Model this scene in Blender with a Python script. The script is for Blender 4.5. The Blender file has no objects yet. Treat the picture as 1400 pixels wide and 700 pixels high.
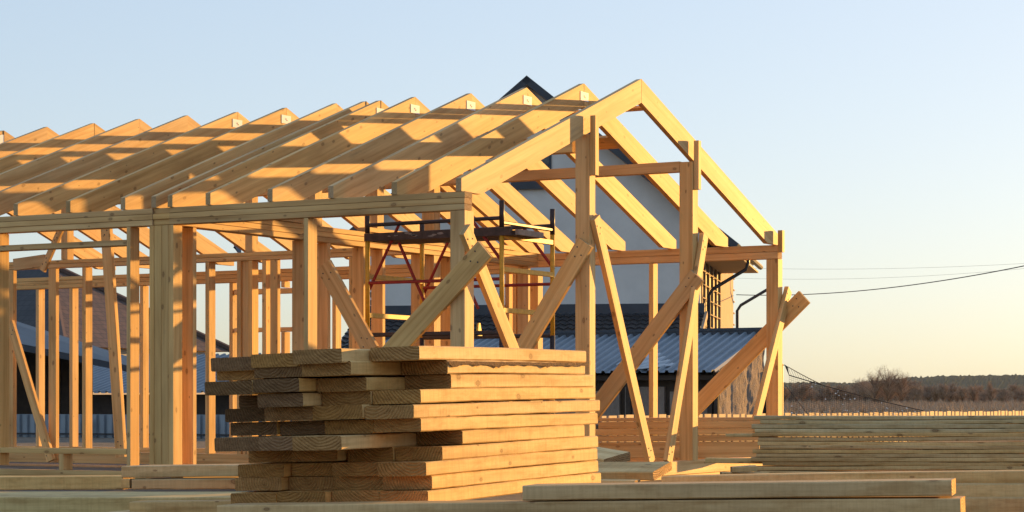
import bpy, math, random
from mathutils import Vector, noise
R = math.radians
rnd = random.Random(7)
scn = bpy.context.scene
col = scn.collection

# ------------------------------------------------------------------ camera
F_PX, HORIZON = 2950.0, 551.0
YAW = R(28.88)
SN, CS = math.sin(YAW), math.cos(YAW)
U0, Z0, HC = -0.364, 16.57, 1.2
CAM = Vector((-(U0*SN + Z0*CS), -(-U0*CS + Z0*SN), HC))
FWD = Vector((CS, SN, 0)); RGT = Vector((SN, -CS, 0)); UP = Vector((0, 0, 1))
GZ = 0.5                                   # ground level

def ray(x, y):
    return FWD + RGT*((x-700)/F_PX) + UP*((HORIZON-y)/F_PX)
def at(x, y, d):            # measured point of the photograph at a given distance
    return CAM + ray(x, y)*d
def onX(x, y, X):
    r = ray(x, y); return CAM + r*((X-CAM.x)/r.x)
def onY(x, y, Y):
    r = ray(x, y); return CAM + r*((Y-CAM.y)/r.y)
def onZ(x, y, Z):
    r = ray(x, y); return CAM + r*((Z-CAM.z)/r.z)
def px(p):
    q = p-CAM; d = q.dot(FWD)
    return 700+F_PX*q.dot(RGT)/d, HORIZON-F_PX*q.z/d
def az(deg):
    return FWD*math.cos(R(deg)) + RGT*math.sin(R(deg))

cam_d = bpy.data.cameras.new("camera"); cam = bpy.data.objects.new("camera", cam_d); col.objects.link(cam)
cam.location = CAM
cam.rotation_euler = (R(90), 0, math.atan2(FWD.y, FWD.x) - R(90))
cam_d.sensor_width = 36; cam_d.lens = F_PX/1400*36
cam_d.shift_y = (HORIZON-350)/1400
cam_d.clip_start = 0.1; cam_d.clip_end = 20000
scn.camera = cam

# ------------------------------------------------------------------ node helpers
def mat(name):
    m = bpy.data.materials.new(name); m.use_nodes = True
    nt = m.node_tree; b = nt.nodes["Principled BSDF"]
    return m, nt, b
def nd(nt, typ, **kw):
    n = nt.nodes.new(typ)
    for k, v in kw.items(): setattr(n, k, v)
    return n
def setin(n, **kw):
    for k, v in kw.items(): n.inputs[k.replace('_', ' ')].default_value = v
def ramp(nt, pts, interp='LINEAR'):
    r = nd(nt, 'ShaderNodeValToRGB'); cr = r.color_ramp; cr.interpolation = interp
    while len(cr.elements) < len(pts): cr.elements.new(0.5)
    for e, (p, c) in zip(cr.elements, pts):
        e.position = p; e.color = (c[0], c[1], c[2], 1) if len(c) == 3 else c
    return r
def mixc(nt, a, b, fac, blend='MIX'):
    m = nd(nt, 'ShaderNodeMix', data_type='RGBA', blend_type=blend)
    for sock, v in ((m.inputs[6], a), (m.inputs[7], b), (m.inputs[0], fac)):
        if hasattr(v, 'is_linked') or isinstance(v, bpy.types.NodeSocket): nt.links.new(v, sock)
        else: sock.default_value = v if not isinstance(v, tuple) else (v[0], v[1], v[2], 1)
    return m.outputs[2]
def mathn(nt, op, a, b=None, c=None, clamp=False):
    m = nd(nt, 'ShaderNodeMath', operation=op, use_clamp=clamp)
    for i, v in enumerate((a, b, c)):
        if v is None: continue
        if isinstance(v, bpy.types.NodeSocket): nt.links.new(v, m.inputs[i])
        else: m.inputs[i].default_value = v
    return m.outputs[0]
def noise_n(nt, vec, scale, detail=3, rough=0.55, dist=0.0):
    n = nd(nt, 'ShaderNodeTexNoise'); setin(n, Scale=scale, Detail=detail, Roughness=rough, Distortion=dist)
    nt.links.new(vec, n.inputs['Vector']); return n
def mapping(nt, vec, scale, loc=(0, 0, 0), rot=(0, 0, 0)):
    m = nd(nt, 'ShaderNodeMapping'); m.inputs['Scale'].default_value = scale
    m.inputs['Location'].default_value = loc; m.inputs['Rotation'].default_value = rot
    nt.links.new(vec, m.inputs['Vector']); return m.outputs[0]
def bump(nt, b, height, strength, dist):
    n = nd(nt, 'ShaderNodeBump'); setin(n, Strength=strength, Distance=dist)
    nt.links.new(height, n.inputs['Height']); nt.links.new(n.outputs[0], b.inputs['Normal'])

# ------------------------------------------------------------------ wood
def wood_face(name, dark, light, saw, rough=0.62, kn_s=1.0, bmp=.45):
    m, nt, b = mat(name)
    uv = nd(nt, 'ShaderNodeUVMap').outputs[0]
    tint = nd(nt, 'ShaderNodeVertexColor', layer_name='tint').outputs[0]
    warp = noise_n(nt, mapping(nt, uv, (1.1, 6, 1)), 1.0, 2)
    wv = nd(nt, 'ShaderNodeVectorMath', operation='MULTIPLY_ADD')
    nt.links.new(warp.outputs['Color'], wv.inputs[0]); wv.inputs[1].default_value = (0.05, 0.05, 0); nt.links.new(uv, wv.inputs[2])
    # long growth rings
    grain = noise_n(nt, mapping(nt, wv.outputs[0], (0.7, 24, 1)), 1.0, 4, 0.6)
    fine = noise_n(nt, mapping(nt, uv, (7, 240, 1)), 1.0, 2, 0.5)
    big = noise_n(nt, mapping(nt, uv, (0.9, 3.0, 1)), 1.0, 3, 0.6)
    g = ramp(nt, [(0.30, dark), (0.5, tuple((a+c)/2*1.03 for a, c in zip(dark, light))), (0.72, light)])
    nt.links.new(grain.outputs[0], g.inputs[0])
    c = mixc(nt, g.outputs[0], (0.50, 0.29, 0.12), mathn(nt, 'MULTIPLY', mathn(nt, 'GREATER_THAN', fine.outputs[0], 0.64), 0.16))
    br = ramp(nt, [(0.28, (0.72, 0.66, 0.60)), (0.48, (.97, .96, .95)), (0.7, (1.10, 1.07, 1.02))]); nt.links.new(big.outputs[0], br.inputs[0])
    c = mixc(nt, c, br.outputs[0], 1.0, 'MULTIPLY')
    # knots
    vo = nd(nt, 'ShaderNodeTexVoronoi', voronoi_dimensions='2D', feature='F1'); setin(vo, Scale=1.0, Randomness=1.0)
    nt.links.new(mapping(nt, wv.outputs[0], (4.5*kn_s, 8.0*kn_s, 1)), vo.inputs['Vector'])
    sep = nd(nt, 'ShaderNodeSeparateColor'); nt.links.new(vo.outputs['Color'], sep.inputs[0])
    pick = mathn(nt, 'GREATER_THAN', sep.outputs[0], 0.58)
    size = mathn(nt, 'MULTIPLY_ADD', sep.outputs[1], 0.085, 0.03)
    kd = mathn(nt, 'DIVIDE', vo.outputs['Distance'], size)
    kn = ramp(nt, [(0.0, (.75,)*3), (0.30, (0.6,)*3), (0.47, (1.0,)*3), (0.56, (0.35,)*3), (1.0, (0,)*3)])
    nt.links.new(mathn(nt, 'MULTIPLY', kd, 0.6), kn.inputs[0])
    kf = mathn(nt, 'MULTIPLY', kn.outputs[0], pick)
    c = mixc(nt, c, (0.19, 0.085, 0.03), mathn(nt, 'MULTIPLY', kf, 0.85))
    if saw > .5:                       # saw kerf marks and resin stains of rough boards
        sm = noise_n(nt, mapping(nt, uv, (60, 3.5, 1)), 1.0, 5, 0.75); sr = ramp(nt, [(.34, (.74, .68, .60)), (.56, (1.04, 1.03, 1.0))]); nt.links.new(sm.outputs[0], sr.inputs[0])
        c = mixc(nt, c, sr.outputs[0], .42, 'MULTIPLY')
        s2 = noise_n(nt, mapping(nt, uv, (5, 16, 1), (3, 8, 0)), 1.0, 5, 0.7); s2r = ramp(nt, [(.36, (.66, .55, .42)), (.52, (1, 1, 1))]); nt.links.new(s2.outputs[0], s2r.inputs[0])
        c = mixc(nt, c, s2r.outputs[0], .55, 'MULTIPLY')
    # dirt smears
    dn = noise_n(nt, mapping(nt, uv, (2.3, 9, 1), (5, 3, 0)), 1.0, 5, 0.7)
    dr = ramp(nt, [(0.60, (0, 0, 0)), (0.78, (1, 1, 1))]); nt.links.new(dn.outputs[0], dr.inputs[0])
    c = mixc(nt, c, (0.22, 0.165, 0.115), mathn(nt, 'MULTIPLY', dr.outputs[0], 0.35))
    c = mixc(nt, c, tint, 1.0, 'MULTIPLY')
    nt.links.new(c, b.inputs['Base Color'])
    b.inputs['Roughness'].default_value = rough; b.inputs['Specular IOR Level'].default_value = 0.28
    saws = noise_n(nt, mapping(nt, uv, (130, 5, 1)), 1.0, 2, 0.5)
    h = mathn(nt, 'ADD', mathn(nt, 'MULTIPLY', grain.outputs[0], 0.5), mathn(nt, 'MULTIPLY', saws.outputs[0], saw))
    h = mathn(nt, 'ADD', h, mathn(nt, 'MULTIPLY', fine.outputs[0], 0.25))
    bump(nt, b, h, bmp, 0.004)
    return m
def wood_end(name, dark, light):
    m, nt, b = mat(name)
    uv = nd(nt, 'ShaderNodeUVMap').outputs[0]
    tint = nd(nt, 'ShaderNodeVertexColor', layer_name='tint').outputs[0]
    n0 = noise_n(nt, uv, 9, 2)
    wv = nd(nt, 'ShaderNodeVectorMath', operation='MULTIPLY_ADD')
    nt.links.new(n0.outputs['Color'], wv.inputs[0]); wv.inputs[1].default_value = (0.03, 0.03, 0); nt.links.new(uv, wv.inputs[2])
    w = nd(nt, 'ShaderNodeTexWave', wave_type='RINGS', rings_direction='Z'); setin(w, Scale=30.0, Distortion=1.6, Detail=2.0)
    nt.links.new(wv.outputs[0], w.inputs['Vector'])
    spk = noise_n(nt, uv, 150, 3, 0.7)
    mott = noise_n(nt, mapping(nt, uv, (1, 3.2, 1)), 16, 6, 0.75)
    g = ramp(nt, [(0.1, dark), (0.9, light)]); nt.links.new(mathn(nt, 'ADD', mathn(nt, 'MULTIPLY', w.outputs[0], 0.20), mathn(nt, 'MULTIPLY_ADD', mott.outputs[0], 1.5, -.35)), g.inputs[0])
    c = mixc(nt, g.outputs[0], (0.13, 0.075, 0.035), mathn(nt, 'MULTIPLY', mathn(nt, 'GREATER_THAN', spk.outputs[0], 0.60), 0.5))
    c = mixc(nt, c, tint, 1.0, 'MULTIPLY')
    nt.links.new(c, b.inputs['Base Color']); b.inputs['Roughness'].default_value = 0.85
    b.inputs['Specular IOR Level'].default_value = 0.15
    bump(nt, b, mathn(nt, 'ADD', spk.outputs[0], w.outputs[0]), 0.7, 0.004)
    return m
PINE = wood_face('planed_pine', (0.56, 0.31, 0.105), (0.83, 0.56, 0.245), 0.15)
PINE_END = wood_end('pine_end_grain', (0.42, 0.25, 0.11), (0.70, 0.50, 0.28))
SAWN = wood_face('rough_sawn_pine', (0.62, 0.40, 0.155), (0.90, 0.66, 0.31), 0.6, 0.75, 1.15, .4)
SAWN_END = wood_end('sawn_end_grain', (0.20, 0.11, 0.042), (0.54, 0.345, 0.155))
def plain(name, c, rough=0.6, metal=0.0, var=0.18, scale=3.0, spec=0.4, bmp=0.0):
    m, nt, b = mat(name)
    tc = nd(nt, 'ShaderNodeTexCoord').outputs['Object']
    n = noise_n(nt, tc, scale, 5, 0.65)
    r = ramp(nt, [(0.25, tuple(x*(1-var) for x in c)), (0.75, tuple(min(1, x*(1+var)) for x in c))])
    nt.links.new(n.outputs[0], r.inputs[0]); nt.links.new(r.outputs[0], b.inputs['Base Color'])
    setin(b, Roughness=rough, Metallic=metal); b.inputs['Specular IOR Level'].default_value = spec
    if bmp:
        n2 = noise_n(nt, tc, scale*8, 4, 0.7); bump(nt, b, n2.outputs[0], bmp, 0.02)
    return m
BARK = plain('pine_bark', (0.17, 0.095, 0.05), 0.9, var=0.6, scale=60, bmp=0.8)
WHITE = plain('white_board', (0.86, 0.87, 0.88), 0.6, var=0.04)
NAIL = plain('dark_steel', (0.05, 0.05, 0.055), 0.5, 0.6)

# ------------------------------------------------------------------ mesh builder
class MB:
    def __init__(s): s.v = []; s.f = []; s.uv = []; s.mi = []; s.t = []
    def face(s, pts, uvs, mi=0, tint=(1, 1, 1)):
        i = len(s.v); s.v += [tuple(p) for p in pts]; s.f.append(tuple(range(i, i+len(pts))))
        s.uv += [tuple(u) for u in uvs]; s.mi.append(mi); s.t += [tint]*len(pts)
    def quad_uv(s, pts, mi=0, tint=(1, 1, 1)):
        a = Vector(pts[0]); ex = (Vector(pts[1])-a); ex = ex.normalized() if ex.length > 1e-9 else Vector((1, 0, 0))
        n = ex.cross(Vector(pts[-1])-a); ey = n.cross(ex).normalized() if n.length > 1e-12 else Vector((0, 0, 1))
        s.face(pts, [((Vector(p)-a).dot(ex), (Vector(p)-a).dot(ey)) for p in pts], mi, tint)
    def build(s, name, mats, parent=None, origin=None, smooth=False, merge=False):
        org = Vector(origin) if origin is not None else (parent['_o'] if parent is not None else Vector((0, 0, 0)))
        org = Vector(org)
        me = bpy.data.meshes.new(name)
        me.from_pydata([tuple(Vector(p)-org) for p in s.v], [], s.f)
        uvl = me.uv_layers.new(name='UVMap')
        flat = [c for u in s.uv for c in u]; uvl.data.foreach_set('uv', flat)
        ca = me.color_attributes.new('tint', 'FLOAT_COLOR', 'CORNER')
        ca.data.foreach_set('color', [c for t in s.t for c in (t[0], t[1], t[2], 1)])
        for m in (mats if isinstance(mats, (list, tuple)) else [mats]): me.materials.append(m)
        me.polygons.foreach_set('material_index', s.mi)
        if merge or smooth:
            import bmesh
            bm = bmesh.new(); bm.from_mesh(me); bmesh.ops.remove_doubles(bm, verts=bm.verts, dist=1e-5); bm.to_mesh(me); bm.free()
        if smooth: me.polygons.foreach_set('use_smooth', [True]*len(me.polygons))
        me.update()
        o = bpy.data.objects.new(name, me); col.objects.link(o)
        if parent is not None: o.parent = parent
        else: o.location = org
        o['_o'] = tuple(org)
        return o
    # ---- shapes
    def box(s, lo, hi, mi=0, tint=(1, 1, 1)):
        (x0, y0, z0), (x1, y1, z1) = lo, hi
        s.bar(((x0+x1)/2, (y0+y1)/2, z0), ((x0+x1)/2, (y0+y1)/2, z1), x1-x0, y1-y0, Vector((1, 0, 0)), mi=mi, emi=mi, tint=tint)
    def bar(s, a, b, w, t, side=None, ch=0.0025, mi=0, emi=1, tint=None, seg=1, wob=0.0, etint=None, etint2=None):
        """chamfered board: a->b centre line, w along side, t across"""
        a, b = Vector(a), Vector(b); ax = b-a; L = ax.length; ax = ax/L
        side = Vector(side) if side is not None else (UP if abs(ax.z) < 0.9 else Vector((1, 0, 0)))
        side = (side - ax*side.dot(ax)).normalized(); th = ax.cross(side)
        tint = tint or rt(); etint = etint or tint
        hw, ht = w/2, t/2; ch = min(ch, hw*0.4, ht*0.4)
        sec = [(-hw+ch, -ht), (hw-ch, -ht), (hw, -ht+ch), (hw, ht-ch), (hw-ch, ht), (-hw+ch, ht), (-hw, ht-ch), (-hw, -ht+ch)]
        uo, vo = rnd.uniform(0, 50), rnd.uniform(0, 50)
        per = [0]
        for i in range(8):
            p, q = sec[i], sec[(i+1) % 8]; per.append(per[-1]+math.hypot(p[0]-q[0], p[1]-q[1]))
        rings = []
        for k in range(seg+1):
            u = k/seg; c = a+ax*(L*u)
            if wob:
                c = c + side*(wob*noise.noise((uo+u*L*0.8, vo, 1))) + th*(wob*noise.noise((uo+u*L*0.8, vo, 7)))
                e = [wob*0.35*noise.noise((uo+u*L*9, vo+j*3.1, 3)) for j in range(8)]
            else: e = [0]*8
            rings.append([c+side*(x+(e[j] if abs(x) > 1e-9 else 0)*(1 if x > 0 else -1))+th*(y+e[j]*0.6*(1 if y > 0 else -1)) for j, (x, y) in enumerate(sec)])
        for k in range(seg):
            for j in range(8):
                j2 = (j+1) % 8
                u0, u1 = uo+L*k/seg, uo+L*(k+1)/seg
                s.face([rings[k][j], rings[k][j2], rings[k+1][j2], rings[k+1][j]][::-1],
                       [(u0, vo+per[j]), (u0, vo+per[j+1]), (u1, vo+per[j+1]), (u1, vo+per[j])][::-1], mi, tint)
        eo = (rnd.uniform(-.12, .12), rnd.uniform(-.15, -.02))
        s.face(rings[0], [(x+eo[0], y+eo[1]) for x, y in sec], emi, etint)
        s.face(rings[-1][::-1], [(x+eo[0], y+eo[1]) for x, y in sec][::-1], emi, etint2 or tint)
    def prism(s, pts, ex, ez, ey, o, thick, mi=0, ends=(), tint=None, grain=None):
        """polygon pts (x,z) extruded along ey by thick; ends: edge indices that are cut ends"""
        o = Vector(o); tint = tint or rt(); gu, gv = rnd.uniform(0, 50), rnd.uniform(0, 50)
        g = Vector(grain or (1, 0)).normalized(); gp = Vector((-g.y, g.x))
        P = [o+ex*x+ez*z for x, z in pts]; Q = [p+ey*thick for p in P]
        uvs = [(gu+Vector(q).dot(g), gv+Vector(q).dot(gp)) for q in pts]
        s.face(P, uvs, mi, tint); s.face(Q[::-1], [(a, b+0.7) for a, b in uvs][::-1], mi, tint)
        n = len(pts)
        for i in range(n):
            j = (i+1) % n; L = (P[j]-P[i]).length; off = rnd.uniform(0, 9)
            s.face([P[j], P[i], Q[i], Q[j]], [(gu+L, gv+off), (gu, gv+off), (gu, gv+off+thick), (gu+L, gv+off+thick)],
                   1 if i in ends else mi, tint)
    def tube(s, pts, r, n=8, mi=0, tint=(1, 1, 1), cap=True):
        pts = [Vector(p) for p in pts]; rs = r if isinstance(r, (list, tuple)) else [r]*len(pts)
        rings = []; prev = None
        for i, p in enumerate(pts):
            d = (pts[min(i+1, len(pts)-1)]-pts[max(i-1, 0)]).normalized()
            ref = prev if prev is not None else (UP if abs(d.z) < 0.9 else Vector((1, 0, 0)))
            a = (ref-d*ref.dot(d)).normalized(); b_ = d.cross(a); prev = a
            rings.append([p+(a*math.cos(2*math.pi*k/n)+b_*math.sin(2*math.pi*k/n))*rs[i] for k in range(n)])
        for i in range(len(pts)-1):
            for k in range(n):
                k2 = (k+1) % n
                s.face([rings[i][k], rings[i][k2], rings[i+1][k2], rings[i+1][k]], [(k/n, i), ((k+1)/n, i), ((k+1)/n, i+1), (k/n, i+1)], mi, tint)
        if cap:
            s.face(rings[0][::-1], [(0, 0)]*n, mi, tint); s.face(rings[-1], [(0, 0)]*n, mi, tint)

def rt(v=0.13, base=(1, 1, 1)):
    k = rnd.uniform(1-v, 1+v*.8); h = rnd.uniform(-0.07, 0.07)
    return (base[0]*k*(1+h*0.4), base[1]*k, base[2]*k*(1-h*1.6))
def tag(o, label, cat, group=None, kind=None):
    o['label'] = label; o['category'] = cat
    if group: o['group'] = group
    if kind: o['kind'] = kind
    return o
def struct(o): o['kind'] = 'structure'; return o
def empty(name, loc, label, cat, group=None):
    e = bpy.data.objects.new(name, None); col.objects.link(e); e.location = loc; e['_o'] = tuple(loc)
    e.empty_display_size = 0.2
    return tag(e, label, cat, group)
PW = [PINE, PINE_END, BARK]; SW = [SAWN, SAWN_END, BARK]
EX, EY = Vector((1, 0, 0)), Vector((0, 1, 0))

# =================================================================== THE TIMBER FRAME
ZP = HC+1.629; XR = 3.215; ZR = ZP+1.284; XW = 6.53
SILL = 0.66
house = empty('house_frame', (3.2, 4, GZ), 'unfinished pine timber house frame with open gable roof of bare rafters', 'house frame')
def part(name, mb, mats=PW, parent=None, **kw): return mb.build(name, mats, parent or house, **kw)
def one(name, fn, label=None):
    mb = MB(); fn(mb); o = part(name, mb)
    if label: o['label'] = label
    return o
def vpost(name, X0, X1, Y0, Y1, z0, z1, tint=None):
    mb = MB(); w, t = X1-X0, Y1-Y0
    mb.bar(((X0+X1)/2, (Y0+Y1)/2, z0), ((X0+X1)/2, (Y0+Y1)/2, z1), w, t, EX, tint=tint)
    return part(name, mb)
def ybeam(name, X0, X1, Y0, Y1, z0, z1, layers=1, tint=None):
    mb = MB()
    for i in range(layers):
        h = (z1-z0)/layers; j = rnd.uniform(-.003, .003) if layers > 1 else 0
        mb.bar(((X0+X1)/2+j, Y0, z0+h*(i+.5)), ((X0+X1)/2+j, Y1, z0+h*(i+.5)), X1-X0, h-(0.003 if layers > 1 else 0), EX, tint=tint)
    return part(name, mb)
def xbeam(name, X0, X1, Y0, Y1, z0, z1, layers=1, tint=None):
    mb = MB()
    for i in range(layers):
        h = (z1-z0)/layers; j = rnd.uniform(-.003, .003) if layers > 1 else 0
        mb.bar((X0, (Y0+Y1)/2+j, z0+h*(i+.5)), (X1, (Y0+Y1)/2+j, z0+h*(i+.5)), Y1-Y0, h-(0.003 if layers > 1 else 0), EY, tint=tint)
    return part(name, mb)

# rafters
rafY = [0, .6, 1.2, 1.8, 2.4, 2.80, 2.975, 3.30, 3.90, 4.49, 5.10, 5.72, 6.32, 6.94, 7.55, 8.15, 8.75]
plates = {1, 2, 3, 4, 5, 8, 9, 14}
for i, y in enumerate(rafY):
    dz = rnd.uniform(-.006, .006) if i else 0; dx = rnd.uniform(-.012, .004) if i else 0
    yj = y+(rnd.uniform(-.008, .008) if i else .028)
    zr = ZR+dz; drop = 0.213
    k = (zr-ZP-.10)/XR
    mb = MB()
    mb.prism([(dx, ZP+.001), (XR*.0+0.10/k*0+0.113/k, ZP+.001), (XR-.003, zr-drop), (XR-.003, zr), (dx, ZP+.10+k*dx)],
             EX, UP, EY, (0, yj, 0), .05, ends=(2, 4), grain=(1, k))
    o = part('rafter', mb)
    if i == 0: o['label'] = 'rafter at the gable end, on the left slope'
    if i in plates:
        p = MB(); cx = XR+rnd.uniform(-.02, .02)
        if i == 14:
            n = 14; c = [(cx+.10*math.cos(6.283*a/n), zr-.12+.075*math.sin(6.283*a/n)) for a in range(n)]
        else:
            c = [(cx-.08, zr-.160), (cx+.08, zr-.160), (cx+.08, zr-.078), (cx-.08, zr-.078)]
        p.prism(c, EX, UP, EY, (0, yj-.004, 0), .003)
        p.build('nail_plate', [WHITE, WHITE], o)
        if i != 14:
            q = MB()
            for sx in (-.008, .010): q.tube([(cx+sx, yj-.0065, zr-.115-.012*(sx > 0)), (cx+sx, yj-.0045, zr-.115-.012*(sx > 0))], .007, 6)
            q.build('nail_head', [NAIL], o)
    k2 = (zr-ZP-.10)/(XW-XR); dx2 = rnd.uniform(-.02, .02) if i else 0
    mb = MB()
    mb.prism([(XR+.003, zr-drop), (XW-.113/k2, ZP+.001), (XW+dx2, ZP+.001), (XW+dx2, ZP+.10-k2*dx2), (XR+.003, zr)],
             EX, UP, EY, (0, yj+(0.0 if i == 0 else rnd.uniform(-.01, .01)), 0), .05, ends=(2, 4), grain=(1, -k2))
    part('rafter', mb)

# roof battens laid on the far slope (their shadows stripe the near rafters)
def slope_pt(X): return ZR-(ZR-ZP-.10)/(XW-XR)*(X-XR)
def batten(Xa, Xb, Y0, Y1, t=.025):
    mb = MB(); n = Vector((Xb-Xa, 0, slope_pt(Xb)-slope_pt(Xa)))
    c = Vector(((Xa+Xb)/2, 0, (slope_pt(Xa)+slope_pt(Xb))/2)) + Vector((-n.z, 0, n.x)).normalized()*(t/2+.004)
    mb.bar((c.x, Y0, c.z), (c.x+rnd.uniform(-.015, .015), Y1, c.z), n.length, t, n); part('roof_batten', mb)
batten(3.605, 3.68, .18, 2.9); batten(3.73, 3.79, .12, 2.7)
batten(3.645, 3.79, 2.95, 9.2); batten(3.985, 4.065, 3.1, 9.2)
batten(4.245, 4.478, .66, 9.2)

# left wall
ybeam('top_plate', 0, .115, 0, 2.835, ZP-.145, ZP, 3)
ybeam('top_plate', 0, .115, 3.015, 9.2, ZP-.147, ZP-.002, 3)
def jb(mb):
    mb.bar((.065, 2.838, ZP-.025), (.065, 3.012, ZP-.025), .10, .045, EX)
    mb.bar((.065, 2.838, ZP-.12), (.065, 3.012, ZP-.12), .10, .045, EX)
    mb.bar((.060, 2.838, ZP-.073), (.060, 3.012, ZP-.073), .115, .047, EX)
one('joint_block', jb)
ZB = ZP-.147
vpost('corner_post', 0, .144, 0, .129, SILL, ZB, rt(.02, (1.10, 1.10, 1.12)))
vpost('stud', .0, .134, 1.45, 1.492, SILL, ZB)
vpost('stud', .0, .125, 2.799, 2.848, SILL, ZB); vpost('stud', .004, .125, 2.850, 2.925, SILL, ZB)
vpost('stud', .004, .122, 2.927, 3.000, SILL, ZB); vpost('stud', .0, .125, 3.002, 3.048, SILL, ZB)
vpost('stud', .0, .124, 3.25, 3.29, SILL, ZB); vpost('stud', .0, .12, 4.69, 4.74, SILL, ZB)
vpost('stud', .0, .12, 6.2, 6.25, SILL, ZB); vpost('stud', .0, .12, 7.7, 7.75, SILL, ZB)
for a, b in ((3.292, 4.688), (4.742, 6.198), (6.252, 7.698)):
    ybeam('window_header', 0, .12, a, b, 2.528, 2.575); ybeam('window_sill', 0, .12, a, b, .765, .812)
vpost('cripple_stud', 0, .123, 3.976, 4.024, .625, .763); vpost('cripple_stud', 0, .123, 5.45, 5.5, .625, .763)
ybeam('sill_plate', 0, .13, -.0, 3.24, .61, SILL-.001); ybeam('sill_plate', 0, .13, 3.243, 9.2, .575, .624)
ybeam('rim_beam', .0, .14, 0, 9.2, GZ-.05, .573)
# gable end posts, sill, purlins
LPX, RPX = 2.125, 4.275
def rbot(X, left=True):
    k = (ZR-ZP-.10)/XR; return ZP+.10+k*X-.213
def rbotR(X): return slope_pt(X)-.213
vpost('gable_post', LPX, LPX+.111, 0.0, .137, SILL, rbot(LPX)-.002)
vpost('gable_post', RPX, RPX+.125, 0.0, .137, SILL, rbotR(RPX+.125)-.002)
vpost('gable_post', 6.42, 6.541, 0.0, .131, SILL, ZP-.147)
for X0, X1, z0, z1, yb in ((2.123, 2.192, 3.147, 3.655, -.004), (4.294, 4.355, 3.212, 3.672, 0), (6.405, 6.470, 2.751, 2.975, 0)):
    vpost('nailing_block', X0, X1, yb-.052, yb-.002, z0, z1)
xbeam('sill_beam', 0.15, 6.53, .0, .13, .535, SILL-.001)
xbeam('rim_beam', 0.15, 6.53, .01, .13, GZ-.05, .533)
ybeam('purlin', LPX, LPX+.10, .166, 9.2, 3.352, rbot(LPX)-.003)
ybeam('purlin', RPX, RPX+.10, .139, 9.2, 3.385, rbotR(RPX+.10)-.003)
# right wall
ybeam('top_plate', 6.415, 6.53, 0, 2.95, ZP-.145, ZP-.001, 2)
ybeam('top_plate', 6.415, 6.53, 2.953, 12.6, ZP-.205, ZP-.06, 3)
ybeam('sill_plate', 6.415, 6.53, .14, 11, .535, SILL-.001); ybeam('rim_beam', 6.42, 6.52, .14, 11, GZ-.05, .533)
def wall_stud(X, xl, d=.13, t=.05, z0=SILL, z1=None):
    """stud of a long wall whose bright front edge starts at picture column xl"""
    y = onX(xl, 450, X).y
    vpost('stud', X, X+d, y, y+t, z0, z1 if z1 else ZP-.207)
for xl in (53, 99, 195.5, 236, 318, 459, 482): wall_stud(6.415, xl, .115)
wall_stud(6.415, 696, .115, z1=ZP-.147)
wall_stud(6.415, 893, .115, z1=ZP-.147)
wall_stud(6.415, 389, .115, z0=2.55); wall_stud(6.415, 389, .115, z1=2.03)
ya, yb_ = onX(401, 450, 6.415).y, onX(320, 450, 6.415).y
ybeam('window_header', 6.415, 6.53, ya, yb_, 2.48, 2.54); ybeam('window_sill', 6.415, 6.53, ya, yb_, 2.035, 2.085)
wall_stud(6.415, 404, .115)
for y0, y1 in ((2.80, 2.93), (2.95, 3.0), (3.0, 3.06), (3.07, 3.12)): vpost('stud', 6.415, 6.53, y0, y1-.003, SILL, ZP-.207)
# inner long wall under the right purlin
ZI = ZP-.035
ybeam('inner_wall_plate', RPX, RPX+.12, 2.95, 9.2, ZI-.088, ZI, 2)
ybeam('sill_plate', RPX, RPX+.12, 2.96, 9.2, .535, SILL-.001)
for xl in (285.7, 329, 344.6, 363.5, 482.5, 117): wall_stud(RPX+.003, xl, .117, z1=ZI-.09)
for xa, xb in ((369, 379), (66, 76), (6, 18)):
    y1, y0 = onX(xa, 450, RPX).y, onX(xb, 450, RPX).y
    vpost('stud', RPX+.003, RPX+.06, y0, y1, SILL, ZI-.09)
y0, y1 = onX(345, 450, RPX).y, onX(329, 450, RPX).y
vpost('stud', RPX+.03, RPX+.12, y0+.05, y1, SILL, ZI-.09)
for xl in (92, 344.6): 
    y = onX(xl, 330, RPX).y; vpost('purlin_post', RPX, RPX+.11, y, y+.09, ZI+.001, 3.384)
# cross wall
CY = 2.80
xbeam('tie_plate', .126, 6.413, CY, CY+.13, ZP-.148, ZP-.001, 3)
xbeam('sill_plate', .14, 6.41, CY, CY+.13, .535, SILL-.001)
def cross_stud(xr, w=.05, d=.13, z1=ZP-.15):
    X = onY(xr, 450, CY).x; vpost('stud', X, X+w, CY+.001, CY+d, SILL, z1)
for xr in (264, 415.5, 448, 497, 617): cross_stud(xr, .05 if xr != 415.5 else .1)
cross_stud(523, .05); cross_stud(577, .05); cross_stud(722, .05)
for X, zt in ((LPX-.03, 3.350), (XR-.06, ZR-.225), (RPX-.06, 3.383)):
    vpost('purlin_post', X, X+.12, CY, CY+.145, ZP, zt)
vpost('king_post', RPX-.06, RPX+.07, CY+.002, CY+.142, SILL, ZP-.15)
for x0, x1, z in ((1.2, 1.9, 0), (3.0, 3.7, 0), (4.6, 5.9, 0)):
    one('blocking', lambda mb: mb.bar((x0, CY+.06, ZP+.024+z), (x1, CY+.065, ZP+.024+z), .14, .045, EY))
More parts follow.
